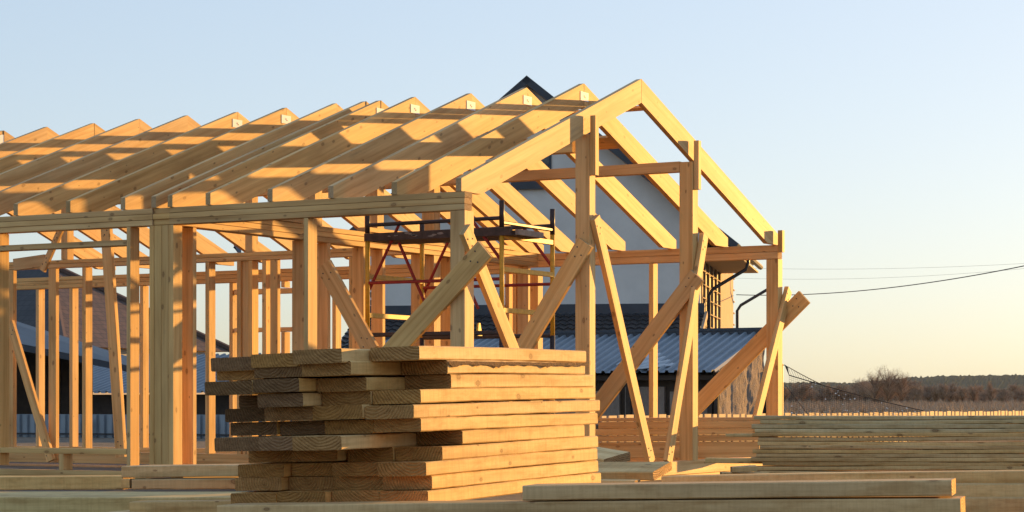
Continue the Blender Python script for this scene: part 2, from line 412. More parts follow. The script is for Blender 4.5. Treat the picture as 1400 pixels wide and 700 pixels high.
# temporary braces
def brace(p0, p1, w, t, normal, label=None):
    p0, p1, normal = Vector(p0), Vector(p1), Vector(normal)
    mb = MB(); s_ = (p1-p0).cross(normal).normalized()
    mb.bar(p0, p1, w, t, s_, seg=4, wob=.004)
    o = part('brace', mb)
    ax = (p1-p0).normalized(); face = normal*(-t/2-.001)
    for e, sg in ((p0, 1), (p1, -1)):
        for u, v in ((.07, -.03), (.11, .025), (.15, -.01)):
            q = e+ax*u*sg+s_*v*(w/.12); n_ = MB(); n_.tube([q+face, q+face-normal*.003], .0065, 6); n_.build('nail', [NAIL], o)
    if label: o['label'] = label
brace((-.026, -.20, 2.375), (-.026, 1.55, .75), .17, .042, EX, 'grey shaded brace nailed across the left corner post')
brace((-.045, -.027, 2.53), (1.42, -.027, .78), .135, .045, EY, 'sunlit brace on the front of the left corner post')
brace((LPX-.028, .02, 2.57), (LPX-.028, 1.30, .68), .155, .045, EX)
a, b = onY(808, 297, 0), onY(886, 632, 0); brace((a.x+.02, -.027, a.z), (b.x, -.027, b.z), .115, .045, EY)
brace((RPX-.027, -.06, 2.40), (RPX-.027, 1.45, .62), .165, .045, EX)
a, b = onY(959, 322, 0), onY(909, 632, 0); brace((a.x, -.028, a.z), (b.x, -.028, b.z), .115, .045, EY)
a, b = onX(1100, 406, 6.57), onX(930, 578, 6.57); brace(a, b, .17, .045, EX, 'brace crossing outside the right corner post with its end sticking out')
a, b = onY(1074, 396, 0), onY(1026, 590, 0); brace((a.x, -.028, a.z), (b.x, -.028, b.z), .115, .045, EY)
a, b = onX(443, 362, 2.0), onX(508, 480, 2.0); brace(a, b, .16, .045, EX)
a, b = onX(145, 300, 2.0), onX(166, 625, 2.0); brace(a, b, .11, .05, EX)
a, b = onX(14, 440, 4.2), onX(70, 630, 4.2); brace(a, b, .10, .045, EX)
a, b = onX(84, 312, 3.6), onX(58, 370, 3.6); brace(a, b, .07, .04, EX)
# ties seen above the left window
one('joist', lambda mb: mb.bar(onX(20, 362, 3.9), onX(62, 356, 3.9), .13, .045, UP))
# concrete piers
PIER = plain('pier_concrete', (0.34, 0.33, 0.31), 0.9, var=.2, scale=6)
for X in (.07, 2.2, 4.33, 6.47):
    for y in (.07, 2.86, 5.7, 8.6):
        mb = MB(); mb.box((X-.14, y-.14, GZ-.3), (X+.14, y+.14, GZ-.051)); part('pier', mb, [PIER, PIER])

# =================================================================== SCAFFOLD inside the frame
SY = plain('yellow_scaffold_paint', (0.62, 0.36, 0.03), 0.45, var=.25, scale=25)
SB = plain('dark_scaffold_paint', (0.035, 0.028, 0.030), 0.4, var=.35, scale=25)
SR = plain('red_scaffold_paint', (0.30, 0.028, 0.022), 0.5, var=.3, scale=25)
DECK = plain('stained_deck', (0.07, 0.052, 0.045), 0.7, var=.5, scale=14)
DUST = plain('dried_mortar', (.27, .24, .21), 0.9, var=.3, scale=20)
sw, bestX = .97, 2.5
A = onX(502.5, 400, bestX); A.z = 0; B = A+EX*sw
C_ = onX(686, 400, bestX); C_.z = 0; D = C_+EX*sw
zt = lambda y, P: HC+(HORIZON-y)/F_PX*((P-CAM).dot(FWD))
ztop = zt(294, A); zsplit = zt(319, A); zlow = zt(458, A)
scaf = empty('scaffold_tower', (A.x+sw/2, (A.y+C_.y)/2, SILL), 'yellow and black tubular scaffold tower with red diagonal braces inside the timber frame', 'scaffold')
FL = [HC-.5]
for P_, extra in ((A, 0), (B, .02), (C_, .07), (D, .07)):
    for z_a, z_b in ((GZ, zlow), (zsplit, ztop+extra)):
        mb = MB(); mb.tube([P_+UP*z_a, P_+UP*z_b], .024); mb.build('pole_end', SB, scaf, smooth=True)
    mb = MB(); mb.tube([P_+UP*(zlow), P_+UP*zsplit], .0225); mb.build('pole', SY, scaf, smooth=True)
zr_ = [zt(378, A), zt(431, A), zsplit-.02]
for P_, Q_ in ((A, B), (C_, D)):
    for z in (zr_ if P_ is A else [zt(368, C_), zt(424, C_), zt(322, C_)]):
        mb = MB(); mb.bar(P_+UP*z, Q_+UP*z, .045, .035, UP, mi=0, emi=0); mb.build('rung', SY, scaf)
for P_, Q_ in ((A, C_), (B, D)):
    z1, z2 = zt(308, A), zt(387, A)
    mb = MB(); mb.tube([P_+UP*z1, Q_+UP*(z1+.01)], .018, 6); mb.build('guard_rail', SB, scaf)
    mb = MB(); mb.tube([P_+UP*z2, Q_+UP*z2], .015, 6); mb.build('tie_rod', SR, scaf)
    mb = MB(); mb.tube([P_+UP*zlow, Q_+UP*zlow], .02, 6); mb.build('base_rail', SB, scaf)
mb = MB(); mb.tube([C_+UP*zt(304, C_), D+UP*zt(304, C_)], .018, 6); mb.build('guard_rail', SB, scaf)
def lerp(a, b, t): return a+(b-a)*t
zhi, zlo = zt(304, A), zt(396, A)
for P_, Q_ in ((A, C_), (B, D)):
    mb = MB(); mb.tube([P_+UP*zlo+EX*.03, lerp(P_, Q_, .24)+UP*zhi+EX*.03], .016, 6); mb.build('diagonal_brace', SR, scaf)
    mb = MB(); mb.tube([lerp(P_, Q_, .76)+UP*zhi+EX*.03, Q_+UP*(zlo+.2)+EX*.03], .016, 6); mb.build('diagonal_brace', SR, scaf)
    mb = MB(); mb.tube([lerp(P_, Q_, .22)+UP*(zhi-.2)+EX*.05, lerp(P_, Q_, .42)+UP*(zlo-.15)+EX*.05], .016, 6); mb.build('diagonal_brace', SR, scaf)
zd0, zd1 = zt(330, A), zt(321, A)
mb = MB()
for k in range(2):
    x0 = A.x+.03+k*.24
    mb.box((x0, C_.y-.12, zd0), (x0+.225, A.y+.02, zd0+.045))
mb.box((A.x-.03, C_.y-.1, zd0), (A.x+.02, A.y+.02, zd1+.01))
dk = mb.build('deck', [DECK, DECK], scaf)
mb = MB()
for k in range(9):
    y = lerp(A.y, C_.y, rnd.uniform(.1, .6)); z = zd0+rnd.uniform(.02, .085); r = rnd.uniform(.006, .022)
    mb.prism([(r*math.cos(a)*rnd.uniform(.8, 2.2), r*.6*math.sin(a)*rnd.uniform(.6, 1)) for a in [i*6.283/9 for i in range(9)]], EY, UP, -EX, (A.x-.031, y, z), .003)
mb.build('mortar_stain', [DUST, DUST], dk)
mb = MB(); mb.box((A.x+.02, C_.y-.16, zd0+.005), (A.x+.5, C_.y-.125, zd0+.055)); mb.build('toe_board', [DUST, DUST], scaf)
mb = MB(); q = at(656, 450, (C_-CAM).dot(FWD)+.2)
mb.prism([(-.045, -.06), (.045, -.06), (.01, .055), (-.015, .055)], EX, UP, EY, q, .02); mb.build('base_bracket', [SY, SY], scaf)

# =================================================================== LUMBER
def ordn(i): return ['first', 'second', 'third', 'fourth', 'fifth', 'sixth', 'seventh', 'eighth', 'ninth', 'tenth', 'eleventh', 'twelfth'][i]
def plank(label, a, b, w, t, side, group, tint=None, etint=None, etint2=None, wane=False, ch=.004, seg=14, wob=.006, mats=SW, name='lumber_plank', cat='plank'):
    a, b = Vector(a), Vector(b)
    mb = MB(); mb.bar(a, b, w, t, side, ch=ch, tint=tint, etint=etint, etint2=etint2, seg=seg, wob=wob)
    o = mb.build(name, mats, origin=(a+b)/2-UP*t/2)
    return tag(o, label, cat, group)
# main stack
EL = (FWD+RGT*(1387/2950)+UP*(35/2950)).normalized()
EW = (FWD*math.cos(R(64.8))-RGT*math.sin(R(64.8))-UP*.0245); EW = (EW-EL*EW.dot(EL)).normalized()
EU = EL.cross(EW)*-1
if EU.z < 0: EU = -EU
O = at(583, 690.5, 7.4)
def solve_l(base, xt):
    lo, hi = -1.0, 2.5
    for _ in range(50):
        m = (lo+hi)/2
        if px(base+EL*m)[0] < xt: lo = m
        else: hi = m
    return lo
PITCH = .0499
# per layer from the top: right edge (photo column) of each plank end from the right column leftwards, and where the right face ends
rows = [
 ([574, 468, 409, 352], 804), ([612, 480, 414, 360], 802), ([618, 501, 410, 345], 813), ([576, 507, 415, 388], 816),
 ([567, 496, 428, 369], 820), ([577, 511, 447, 380], 817), ([634, 467, 418, 357], 798), ([606, 538, 462, 404], 817),
 ([583, 519, 462, 389], 817), ([592, 525, 460, 385], 820), ([586, 519, 445, 378], 823)]
weath = {(0, 3): .62, (2, 2): .55, (2, 3): .5, (3, 2): .6, (3, 3): .42, (4, 3): .38, (5, 2): .5, (5, 3): .42, (6, 3): .6, (6, 2): .7, (4, 2): .8, (1, 2): .6}
look = {0: 'pale topmost', 1: 'bark-edged'}
colname = ['rightmost column', 'second column from right', 'third column from right', 'leftmost column']
for r_, (xs, xe) in enumerate(rows):
    h = PITCH*(10-r_)+.0245
    w_ = 0
    for j, xr in enumerate(xs):
        wd = rnd.uniform(.188, .2)
        if r_ == 0 and j == 2: h2 = h-.004
        base = O+EW*w_+EU*(h-(0.006*j if r_ == 0 else 0))
        l0 = solve_l(base, xr)
        l1 = solve_l(O+EU*h, xe) if j == 0 else 1.5+rnd.uniform(-.06, .06)
        t_ = .0475+rnd.uniform(-.0015, .001)
        wk = weath.get((r_, j), 1.0)
        et = rt(.12, (1.06*wk*(1 if wk == 1 else .95), .92*wk, (.72 if wk == 1 else .98)*wk))
        p0 = base+EW*(wd/2)+EL*l0; p1 = base+EW*(wd/2)+EL*l1+EW*rnd.uniform(-.006, .006)
        lab = 'pine plank in %s layer from top of front stack, %s' % (ordn(r_), colname[j])
        if wk < .66: lab = 'weathered dark-ended plank in %s layer from top of front stack, %s' % (ordn(r_), colname[j])
        if r_ == 0 and j == 0: lab = 'topmost pine plank of the front stack, pale and sunlit along its right side'
        if r_ == 1 and j == 0: lab = 'plank with a ragged bark edge just under the topmost plank of the front stack'
        o = plank(lab, p0, p1, wd-.004, t_, EW, 'planks of the front stack', tint=rt(.06), etint=et, seg=18, wob=.005)
        if r_ == 1 and j == 0:                      # waney bark edge along the sunlit side
            mb = MB(); n = 40; top = []; bot = []
            L = (p1-p0).length
            for k in range(n+1):
                u = k/n; c = base+EL*(l0+L*u)-EW*.004+EU*.0
                top.append(c+EU*(.022+.002*noise.noise((k*.9, 2, 0)))); 
                bot.append(c+EU*(.022-.010-.018*abs(noise.noise((k*.35, 5, 0)))*(1.6-u))-EW*.003)
            for k in range(n): mb.quad_uv([top[k], bot[k], bot[k+1], top[k+1]])
            mb.build('bark_edge', [BARK], o)
        w_ += wd+rnd.uniform(0, .006)

# boards described by the front top edge (photo column, row, distance at both ends)
def lay(label, A_, B_, t, w, group, n=14, tint=None, etint=None, etint2=None, mats=SW, name='lumber_board', wob=.004, rise=0.0, wdir=None):
    a, b = at(*A_), at(*B_)
    ax = (b-a).normalized(); back = Vector((-ax.y, ax.x, 0)).normalized()
    if back.dot(FWD) < 0: back = -back
    if wdir is not None: back = wdir
    back = (back+UP*rise).normalized(); up = back.cross(ax)
    if up.z < 0: up = -up
    off = back*(w/2)-up*(t/2)
    return plank(label, a+off, b+off, w, t, back, group, tint=tint, etint=etint, etint2=etint2, seg=n, wob=wob, mats=mats, name=name, cat='board')
G1 = 'loose boards in the foreground'
cool = (.83, .83, .93)
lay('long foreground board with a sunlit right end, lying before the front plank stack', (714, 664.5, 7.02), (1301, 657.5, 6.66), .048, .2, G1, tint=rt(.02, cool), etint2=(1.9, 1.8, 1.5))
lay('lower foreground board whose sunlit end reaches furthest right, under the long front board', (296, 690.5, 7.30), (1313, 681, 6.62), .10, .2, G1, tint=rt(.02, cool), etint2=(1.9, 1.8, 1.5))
lay('thin-looking board with a sunlit top edge behind the long foreground board', (904, 651.5, 8.25), (1520, 641.5, 7.55), .049, .18, G1, tint=rt(.02, (1, .98, .97)))
lay('board under the right corner boards, second layer down at the right edge', (1120, 663, 7.85), (1520, 661.5, 7.5), .049, .2, G1)
lay('lowest board at the right edge of the foreground', (1100, 681, 7.8), (1520, 679.5, 7.45), .06, .2, G1)
lay('short-ended board on top of the left foreground pile', (166, 637.5, 9.1), (400, 634.5, 8.85), .049, .2, G1, tint=rt(.02, cool))
lay('second board of the left foreground pile, under the short-ended board', (180, 655.5, 9.02), (400, 654.0, 8.78), .042, .2, G1, tint=rt(.02, cool))
lay('wooden spacer block under the left foreground boards', (166, 655.5, 9.06), (177.5, 655.3, 9.04), .040, .12, G1, n=2)
lay('wide grey board with sky sheen tinted into its flat top at the lower left corner', (-120, 680.5, 8.35), (352, 679.5, 8.15), .075, .55, G1, tint=rt(.02, (.86, .97, 1.10)))  # bluish tint paints the sky's reflection into the board colour
lay('nearest lower left board with a thin sunlit top edge', (177, 686.5, 7.95), (338, 684, 7.86), .05, .12, G1, tint=rt(.02, cool))
lay('brown beam lying at the far lower left behind the wide grey board', (-120, 652, 10.2), (168, 651, 10.0), .062, .15, G1)
# bearers on the ground below the foreground lumber
BB = 'bearers under the foreground lumber'
for i, (x, d, lab) in enumerate(((350, 7.6, 'squared bearer beam under the left end of the front stack'), (560, 7.8, 'squared bearer beam under the middle of the front stack'), (900, 7.2, 'squared bearer beam under the long foreground boards'), (1290, 7.3, 'squared bearer beam under the right ends of the foreground boards'), (90, 7.6, 'squared bearer beam under the lower left boards'))):
    c = at(x, 551, d); z0 = GZ
    top = .80 if i != 4 else .80
    plank(lab, Vector((c.x, c.y, (GZ+top)/2))-az(25)*.45, Vector((c.x, c.y, (GZ+top)/2))+az(25)*(1.35 if i < 2 else .5), .14, top-GZ, az(115), BB, seg=2, wob=0, name='bearer_beam')

for x, y, d, L_, lab in ((1018, 640.5, 11.45, .25, 'squared bearer beam under the small bright offcut'), (815, 641, 11.0, .35, 'squared bearer beam under the short plank stub')):
    p = at(x, y, d); p.z = (GZ+p.z-.02)/2; hgt = 2*(p.z-GZ)
    plank(lab, p-RGT*L_/2, p+RGT*L_/2, .14, max(.05, hgt), FWD, BB, seg=2, wob=0, name='bearer_beam')
for x, lab in ((1120, 'squared bearer beam under the left part of the stack at the right edge'), (1420, 'squared bearer beam under the right part of the stack at the right edge')):
    p = at(x, 551, 12.35); p.z = GZ+.055
    plank(lab, p, p+FWD*.5, .14, .115, RGT, BB, seg=2, wob=0, name='bearer_beam')
def nth2(i): return (['first', 'second', 'third', 'fourth', 'fifth', 'sixth', 'seventh', 'eighth', 'ninth', 'tenth', 'eleventh', 'twelfth', 'thirteenth', 'fourteenth', 'fifteenth', 'sixteenth'])[i]
# grey stack on the right
G2 = 'boards of the grey stack on the right'
edges = [568.5, 574, 580, 586.5, 592.3, 598, 603.5, 609.5, 615, 620.5, 626, 632, 638, 643.5, 655, 672, 690]
ys = [(edges[i], edges[i+1], 1034+rnd.uniform(-4, 6), (.74, .80, .92) if i < 4 else (.84, .79, .78)) for i in range(len(edges)-1)]
G_ROWS = len(ys)
for i, (y0, y1, xl, tn) in enumerate(ys):
    d = 12.3-.006*i; back = .04*max(0, 3-i)
    xl += rnd.uniform(-9, 9)
    lay('%s board from the top of the %sstack at the right edge' % (nth2(i), 'grey '), (xl, y0, d+.12+back), (1560, y0-.3, d-.25+back), (y1-y0)/F_PX*d-.002, .2, G2,
        tint=rt(.12, tn), n=22, wob=.008)
    if i < 4:
        lay('rear board beside the %s layer of the stack at the right edge' % nth2(i), (xl+rnd.uniform(-3, 12), y0, d+.36+back), (1560, y0-.3, d-.02+back), (y1-y0)/F_PX*d-.002, .2, G2, n=6, wob=.003)
lay('thin grey lath sticking out left from the stack at the right edge', (992, 593.2, 12.5), (1062, 592.8, 12.42), .019, .09, G2, n=3, wob=0)
lay('lower thin lath sticking out left from the stack at the right edge', (964, 626, 12.5), (1060, 627, 12.4), .030, .10, G2, n=3, wob=0)

# stack lying across the sill of the gable end
G3 = 'boards lying across the gable sill'
for i, (y0, y1, xa, xb) in enumerate(((571, 576, 818, 1067), (576.5, 586, 818, 1062), (586.3, 595, 812, 1042), (595.5, 603.5, 815, 1043), (604.8, 626, 805, 1038))):
    d = 21.1
    lay('%s orange pine board from the top of the stack behind the gable posts' % ordn(i), (xa, y0+.6, d+.2), (xb, y0-.8, d-.2), (y1-y0)/F_PX*d-.002, .35 if i < 4 else .3, G3, n=6, mats=PW)
# loose pieces right of the front stack
G4 = 'offcuts right of the front stack'
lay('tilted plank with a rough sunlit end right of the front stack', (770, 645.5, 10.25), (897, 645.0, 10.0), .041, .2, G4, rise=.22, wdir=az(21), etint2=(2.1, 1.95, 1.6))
lay('short plank stub with a sunlit face beside the front stack', (790, 622, 10.9), (834, 629, 10.75), .046, .2, G4, rise=.2, wdir=az(24))
lay('small bright offcut lying before the gable sill', (1001, 638.5, 11.3), (1035, 637, 11.3), .03, .1, G4, n=4, wob=.01)
lay('scrap of board under the tilted plank right of the front stack', (800, 656.5, 9.9), (868, 657, 9.85), .02, .16, G4, n=4)
plank('squared bearer beam under the offcuts right of the front stack', at(905, 700, 9.9), at(800, 700, 10.8), .2, .16, az(110), BB, seg=2, wob=0, name='bearer_beam')

# =================================================================== SETTING
def ground():
    m, nt, b = mat('dry_grass_ground')
    tc = nd(nt, 'ShaderNodeTexCoord').outputs['Object']
    n1 = noise_n(nt, tc, .08, 6, .65); n2 = noise_n(nt, tc, 3.0, 5, .7)
    r1 = ramp(nt, [(.3, (.34, .24, .12)), (.5, (.42, .31, .15)), (.7, (.24, .19, .09))]); nt.links.new(n1.outputs[0], r1.inputs[0])
    r2 = ramp(nt, [(.3, (.6, .6, .6)), (.7, (1.2, 1.2, 1.2))]); nt.links.new(n2.outputs[0], r2.inputs[0])
    dist = nd(nt, 'ShaderNodeVectorMath', operation='LENGTH'); nt.links.new(tc, dist.inputs[0])
    far = mathn(nt, 'MULTIPLY', mathn(nt, 'SUBTRACT', dist.outputs['Value'], 45.0), 0.04, clamp=True)
    bounce_mud = ramp(nt, [(.3, (.10, .075, .05)), (.7, (.17, .13, .09))]); nt.links.new(n2.outputs[0], bounce_mud.inputs[0])  # near ground darkened as mud to cut the bounce light
    gcol = mixc(nt, bounce_mud.outputs[0], r1.outputs[0], far)
    nt.links.new(mixc(nt, gcol, r2.outputs[0], 1.0, 'MULTIPLY'), b.inputs['Base Color'])
    b.inputs['Roughness'].default_value = .95; bump(nt, b, n2.outputs[0], .6, .05)
    mb = MB(); S = 4400; n = 24
    P = lambda i, j: Vector(((i/n-.5)*2*S, (j/n-.5)*2*S, GZ))
    for i in range(n):
        for j in range(n): mb.quad_uv([P(i, j), P(i+1, j), P(i+1, j+1), P(i, j+1)])
    struct(mb.build('ground', m, merge=True))
ground()

# hills with forest
def hills():
    m, nt, b = mat('far_forest')
    tc = nd(nt, 'ShaderNodeTexCoord').outputs['Object']
    n1 = noise_n(nt, tc, .03, 6, .75); n2 = noise_n(nt, tc, .006, 4, .6)
    r = ramp(nt, [(.35, (.022, .036, .030)), (.65, (.06, .07, .05))])
    nt.links.new(mathn(nt, 'MULTIPLY_ADD', n2.outputs[0], .5, mathn(nt, 'MULTIPLY', n1.outputs[0], .5)), r.inputs[0])
    nt.links.new(r.outputs[0], b.inputs['Base Color']); b.inputs['Roughness'].default_value = 1; b.inputs['Specular IOR Level'].default_value = 0
    mb = MB()
    pts = [(-900, 540), (-200, 534), (300, 528), (700, 527), (950, 527), (1075, 523), (1120, 522.5), (1160, 523.5), (1200, 520), (1250, 516), (1300, 513.5), (1360, 513), (1400, 512), (1500, 514), (1800, 522), (2400, 540)]
    def top(x):
        for (x0, y0), (x1, y1) in zip(pts, pts[1:]):
            if x0 <= x <= x1: t = (x-x0)/(x1-x0); t = t*t*(3-2*t); return y0+(y1-y0)*t
        return 540
    d0, N, M = 2600, 1400, 10
    grid = []
    for i in range(N+1):
        x = -900+3300*i/N; row = []
        for k in range(M+1):
            u = k/M; d = d0-900*(1-u)
            z_top = HC+(HORIZON-top(x))/F_PX*d0
            z = GZ-1+(z_top-GZ)*(u**.8)
            jit = 3.2*max(0, noise.noise((x*.33, k*2.1, 1)))+1.6*rnd.random() if k else 0
            p = at(x, 551, d); row.append(Vector((p.x, p.y, z+jit*u)))
        p = at(x, 551, d0+400); row.append(Vector((p.x, p.y, GZ-1)))
        grid.append(row)
    for i in range(N):
        for k in range(M+1):
            mb.quad_uv([grid[i][k], grid[i+1][k], grid[i+1][k+1], grid[i][k+1]])
    struct(mb.build('hills', m, merge=True))
hills()

# bare winter trees
TW = plain('winter_twigs', (.42, .30, .205), .95, var=.3, scale=.4, spec=.1)
TW2 = plain('grey_winter_twigs', (.35, .275, .21), .95, var=.3, scale=.4, spec=.1)
TRK = plain('tree_bark', (.16, .115, .085), .95, var=.4, scale=2, spec=.1)
def tree_meshes(seed, H, spread, twig_r, nbr, nt_):
    rr = random.Random(seed)
    tr = MB(); tr.tube([(0, 0, -.2), (.05*H*.1, 0, H*.3), (0, .03*H, H*.62)], [H*.022, H*.016, H*.007], 6)
    cr = MB()
    for i in range(nbr):
        z0 = H*rr.uniform(.14, .62); a = rr.uniform(0, 6.283); el = rr.uniform(.45, 1.25); L = H*rr.uniform(.25, .5)*(1-.35*z0/H)
        d = Vector((math.cos(a)*math.cos(el)*spread, math.sin(a)*math.cos(el)*spread, math.sin(el)))
        p0 = Vector((0, 0, z0)); p1 = p0+d*L*.5+Vector((rr.uniform(-.1, .1), rr.uniform(-.1, .1), .05*H)); p2 = p0+d*L+Vector((0, 0, .07*H))
        tr.tube([p0, p1, p2], [H*.008, H*.005, H*.002], 4, cap=False)
        for k in range(nt_):
            t = rr.uniform(.15, 1); q = p0.lerp(p1, t*2) if t < .5 else p1.lerp(p2, t*2-1)
            a2 = rr.uniform(0, 6.283); e2 = rr.uniform(-.1, 1.4); l2 = H*rr.uniform(.05, .17)
            dd = Vector((math.cos(a2)*math.cos(e2)*spread, math.sin(a2)*math.cos(e2)*spread, math.sin(e2)))*l2
            sd = dd.cross(Vector((rr.uniform(-1, 1), rr.uniform(-1, 1), rr.uniform(-1, 1)))).normalized()*twig_r*H
            cr.face([q-sd, q+sd, q+dd], [(0, 0)]*3)
            for _ in range(2):
                q2 = q+dd*rr.uniform(.3, .9); d3 = (dd.normalized()+Vector((rr.uniform(-1, 1), rr.uniform(-1, 1), rr.uniform(-.6, 1)))).normalized()*l2*.6
                s3 = d3.cross(sd).normalized()*twig_r*H*.7
                cr.face([q2-s3, q2+s3, q2+d3], [(0, 0)]*3)
    return tr, cr
G5 = 'bare trees along the far field'
protos = []
for s_, (H, sp, tw, nb, nn, mtl) in enumerate(((5.0, 1.0, .0042, 46, 34, TW), (4.6, 1.3, .0040, 52, 34, TW2), (5.4, .8, .004, 42, 34, TW), (5.0, 1.0, .0021, 46, 34, TW))):
    tr, cr = tree_meshes(40+s_, H, sp, tw, nb, nn)
    protos.append((tr, cr, H, mtl))
tree_px = []
x = 1072
while x < 1560: tree_px.append(x); x += rnd.uniform(6, 10.5)
ones = ['', 'first', 'second', 'third', 'fourth', 'fifth', 'sixth', 'seventh', 'eighth', 'ninth', 'tenth', 'eleventh', 'twelfth', 'thirteenth', 'fourteenth', 'fifteenth', 'sixteenth', 'seventeenth', 'eighteenth', 'nineteenth']
tens = {20: ('twentieth', 'twenty'), 30: ('thirtieth', 'thirty'), 40: ('fortieth', 'forty'), 50: ('fiftieth', 'fifty'), 60: ('sixtieth', 'sixty')}
def nth(i):
    n = i+1
    if n < 20: return ones[n]
    t = n//10*10
    return tens[t][0] if n == t else tens[t][1]+'-'+ones[n-t]
big = [(1196, 505, 'wide-crowned bare tree, the left one of the tallest pair on the skyline'), (1214, 502, 'wide-crowned bare tree, the tallest against the sky'), (1232, 506, 'wide-crowned bare tree, the right one of the tallest group on the skyline')]
meshes = {}
def place_tree(x, d, ytop, idx, label):
    tr, cr, H, mtl = protos[idx]
    base = at(x, 551, d); base.z = GZ
    h = HC+(HORIZON-ytop)/F_PX*d-GZ
    e = empty('bare_tree', base, label, 'tree', G5)
    e.scale = (h/H*rnd.uniform(.9, 1.25),)*2+(h/H,); e.rotation_euler = (0, 0, rnd.uniform(0, 6.28))
    if idx not in meshes:
        z = Vector((0, 0, 0))
        a = tr.build('trunk', TRK, origin=z); b = cr.build('crown', mtl, origin=z)
        meshes[idx] = (a, b)
    else:
        a, b = [o.copy() for o in meshes[idx]]
        col.objects.link(a); col.objects.link(b)
    for o in (a, b): o.parent = e
for i, x in enumerate(tree_px):
    yt = rnd.uniform(520, 533)
    if 1165 < x < 1260: yt -= 6
    if 1300 < x < 1350: yt += 1
    nm = ['slender', 'bushy', 'upright'][i % 3]
    place_tree(x, rnd.uniform(270, 330), yt, i % 3, '%s bare brown tree, %s in the far row rightwards from the corner post' % (nm, nth(i)))
for x, yt, lab in big: place_tree(x, 262, yt-2, 3, lab)
# undergrowth below the trees: a mass of twigs
mb = MB()
for i in range(38000):
    x = rnd.uniform(1000, 1620); d = 120+220*rnd.random()**.6; p = at(x, 551, d); p.z = GZ
    h = (d/340)*rnd.uniform(.35, 1.5)*(1+.3*noise.noise((x*.06, d*.05, 0))); a = rnd.uniform(0, 6.28)
    tp = p+Vector((rnd.uniform(-.5, .5), rnd.uniform(-.5, .5), h)); sd = Vector((math.cos(a), math.sin(a), 0))*.05
    mb.face([p-sd, p+sd, tp], [(0, 0)]*3)
tag(mb.build('undergrowth', TW), 'brown leafless scrub under the far trees', 'scrub', kind='stuff')

# ---- neighbour house
NAVY = plain('dark_roof_metal', (.035, .045, .062), .45, var=.2, scale=2)
RENDER = plain('grey_render', (.66, .64, .60), .9, var=.13, scale=.7, spec=.2, bmp=.15)
SOFFIT = plain('pale_soffit', (.46, .36, .26), .8, var=.1)
OSB = plain('tan_sheathing', (.40, .30, .21), .85, var=.15, scale=1.5)
MEMB = plain('black_membrane', (.018, .018, .02), .6, var=.3)
GLASS = plain('dark_glass', (.02, .025, .03), .08, spec=.6)
WHT = plain('white_frame', (.7, .7, .7), .5, var=.05)
def tile_mat(name, c1, c2, sx, sy):
    m, nt, b = mat(name)
    uv = nd(nt, 'ShaderNodeUVMap').outputs[0]
    br = nd(nt, 'ShaderNodeTexBrick'); br.offset = .5
    setin(br, Scale=1.0, Mortar_Size=.02, Brick_Width=sx, Row_Height=sy)
    br.inputs['Color1'].default_value = (*c1, 1); br.inputs['Color2'].default_value = (*c2, 1); br.inputs['Mortar'].default_value = (*[x*.35 for x in c1], 1)
    nt.links.new(uv, br.inputs['Vector'])
    n = noise_n(nt, uv, 1.2, 5, .7); r = ramp(nt, [(.3, (.65,)*3), (.7, (1.25,)*3)]); nt.links.new(n.outputs[0], r.inputs[0])
    nt.links.new(mixc(nt, br.outputs[0], r.outputs[0], 1, 'MULTIPLY'), b.inputs['Base Color'])
    b.inputs['Roughness'].default_value = .6
    bump(nt, b, br.outputs['Fac'], -.6, .03)
    return m
TILE_D = tile_mat('dark_roof_tiles', (.020, .020, .023), (.030, .030, .032), .30, .34)
TILE_B = tile_mat('brown_roof_tiles', (.085, .052, .038), (.12, .07, .048), .35, .30)

cor = at(957, 500, 66); NX, NY = 0.0, 0.0
HA = az(10.4); hrot = math.atan2(HA.y, HA.x)
from mathutils import Matrix
HM = Matrix.Translation((cor.x, cor.y, 0)) @ Matrix.Rotation(hrot, 4, 'Z'); HI = HM.inverted()
def tw(p): return HM @ Vector(p)
def hX(x, y, X):                      # picture point on the plane local x = X of the house
    o_, r_ = HI @ CAM, (HI.to_3x3() @ ray(x, y)); return o_ + r_*((X-o_.x)/r_.x)
hn = empty('neighbour_house', (cor.x, cor.y, 0), 'grey rendered two-storey house with a steep dark roof behind the timber frame', 'house')
hn.rotation_euler = (0, 0, hrot); hn['_o'] = (0, 0, 0)
OV = 0.55                              # overhang of the roof in front of the gable
gp = lambda x, y: hX(x, y, NX)
ap, le, re_ = hX(720, 103, NX-OV), hX(474, 317, NX-OV), hX(1010, 333, NX-OV)
aw = ap.copy()
yl = gp(503, 500).y; yr = NY
# gable wall (pentagon) as a solid slab
k_r = (ap.z-re_.z)/(ap.y-re_.y)
rz = lambda y: ap.z-.30-abs(y-ap.y)*((ap.z-le.z)/(le.y-ap.y) if y > ap.y else k_r)
mb = MB(); mb.prism([(yr, GZ), (yl, GZ), (yl, rz(yl)), (ap.y, rz(ap.y)), (yr, rz(yr))], EY, UP, EX, (NX, 0, 0), .35)
wall = mb.build('wall', [RENDER, RENDER], hn)
# side wall facing -Y
SL = 0
for L in [i*.05 for i in range(400)]:
    if px(tw((NX+L, NY, 4)))[0] > 1003: SL = L; break
mb = MB(); mb.box((NX+.36, NY+.05, GZ), (NX+SL, NY+.3, rz(yr)-.1)); sw_ = mb.build('wall', [MEMB, MEMB], hn)
mb = MB(); mb.box((NX+SL-.3, NY+.301, GZ), (NX+SL, yl, rz(yr)-.1)); mb.build('wall', [RENDER, RENDER], hn)
mb = MB(); mb.box((NX+.36, yl-.3, GZ), (NX+SL-.301, yl, rz(yr)-.1)); mb.build('wall', [RENDER, RENDER], hn)
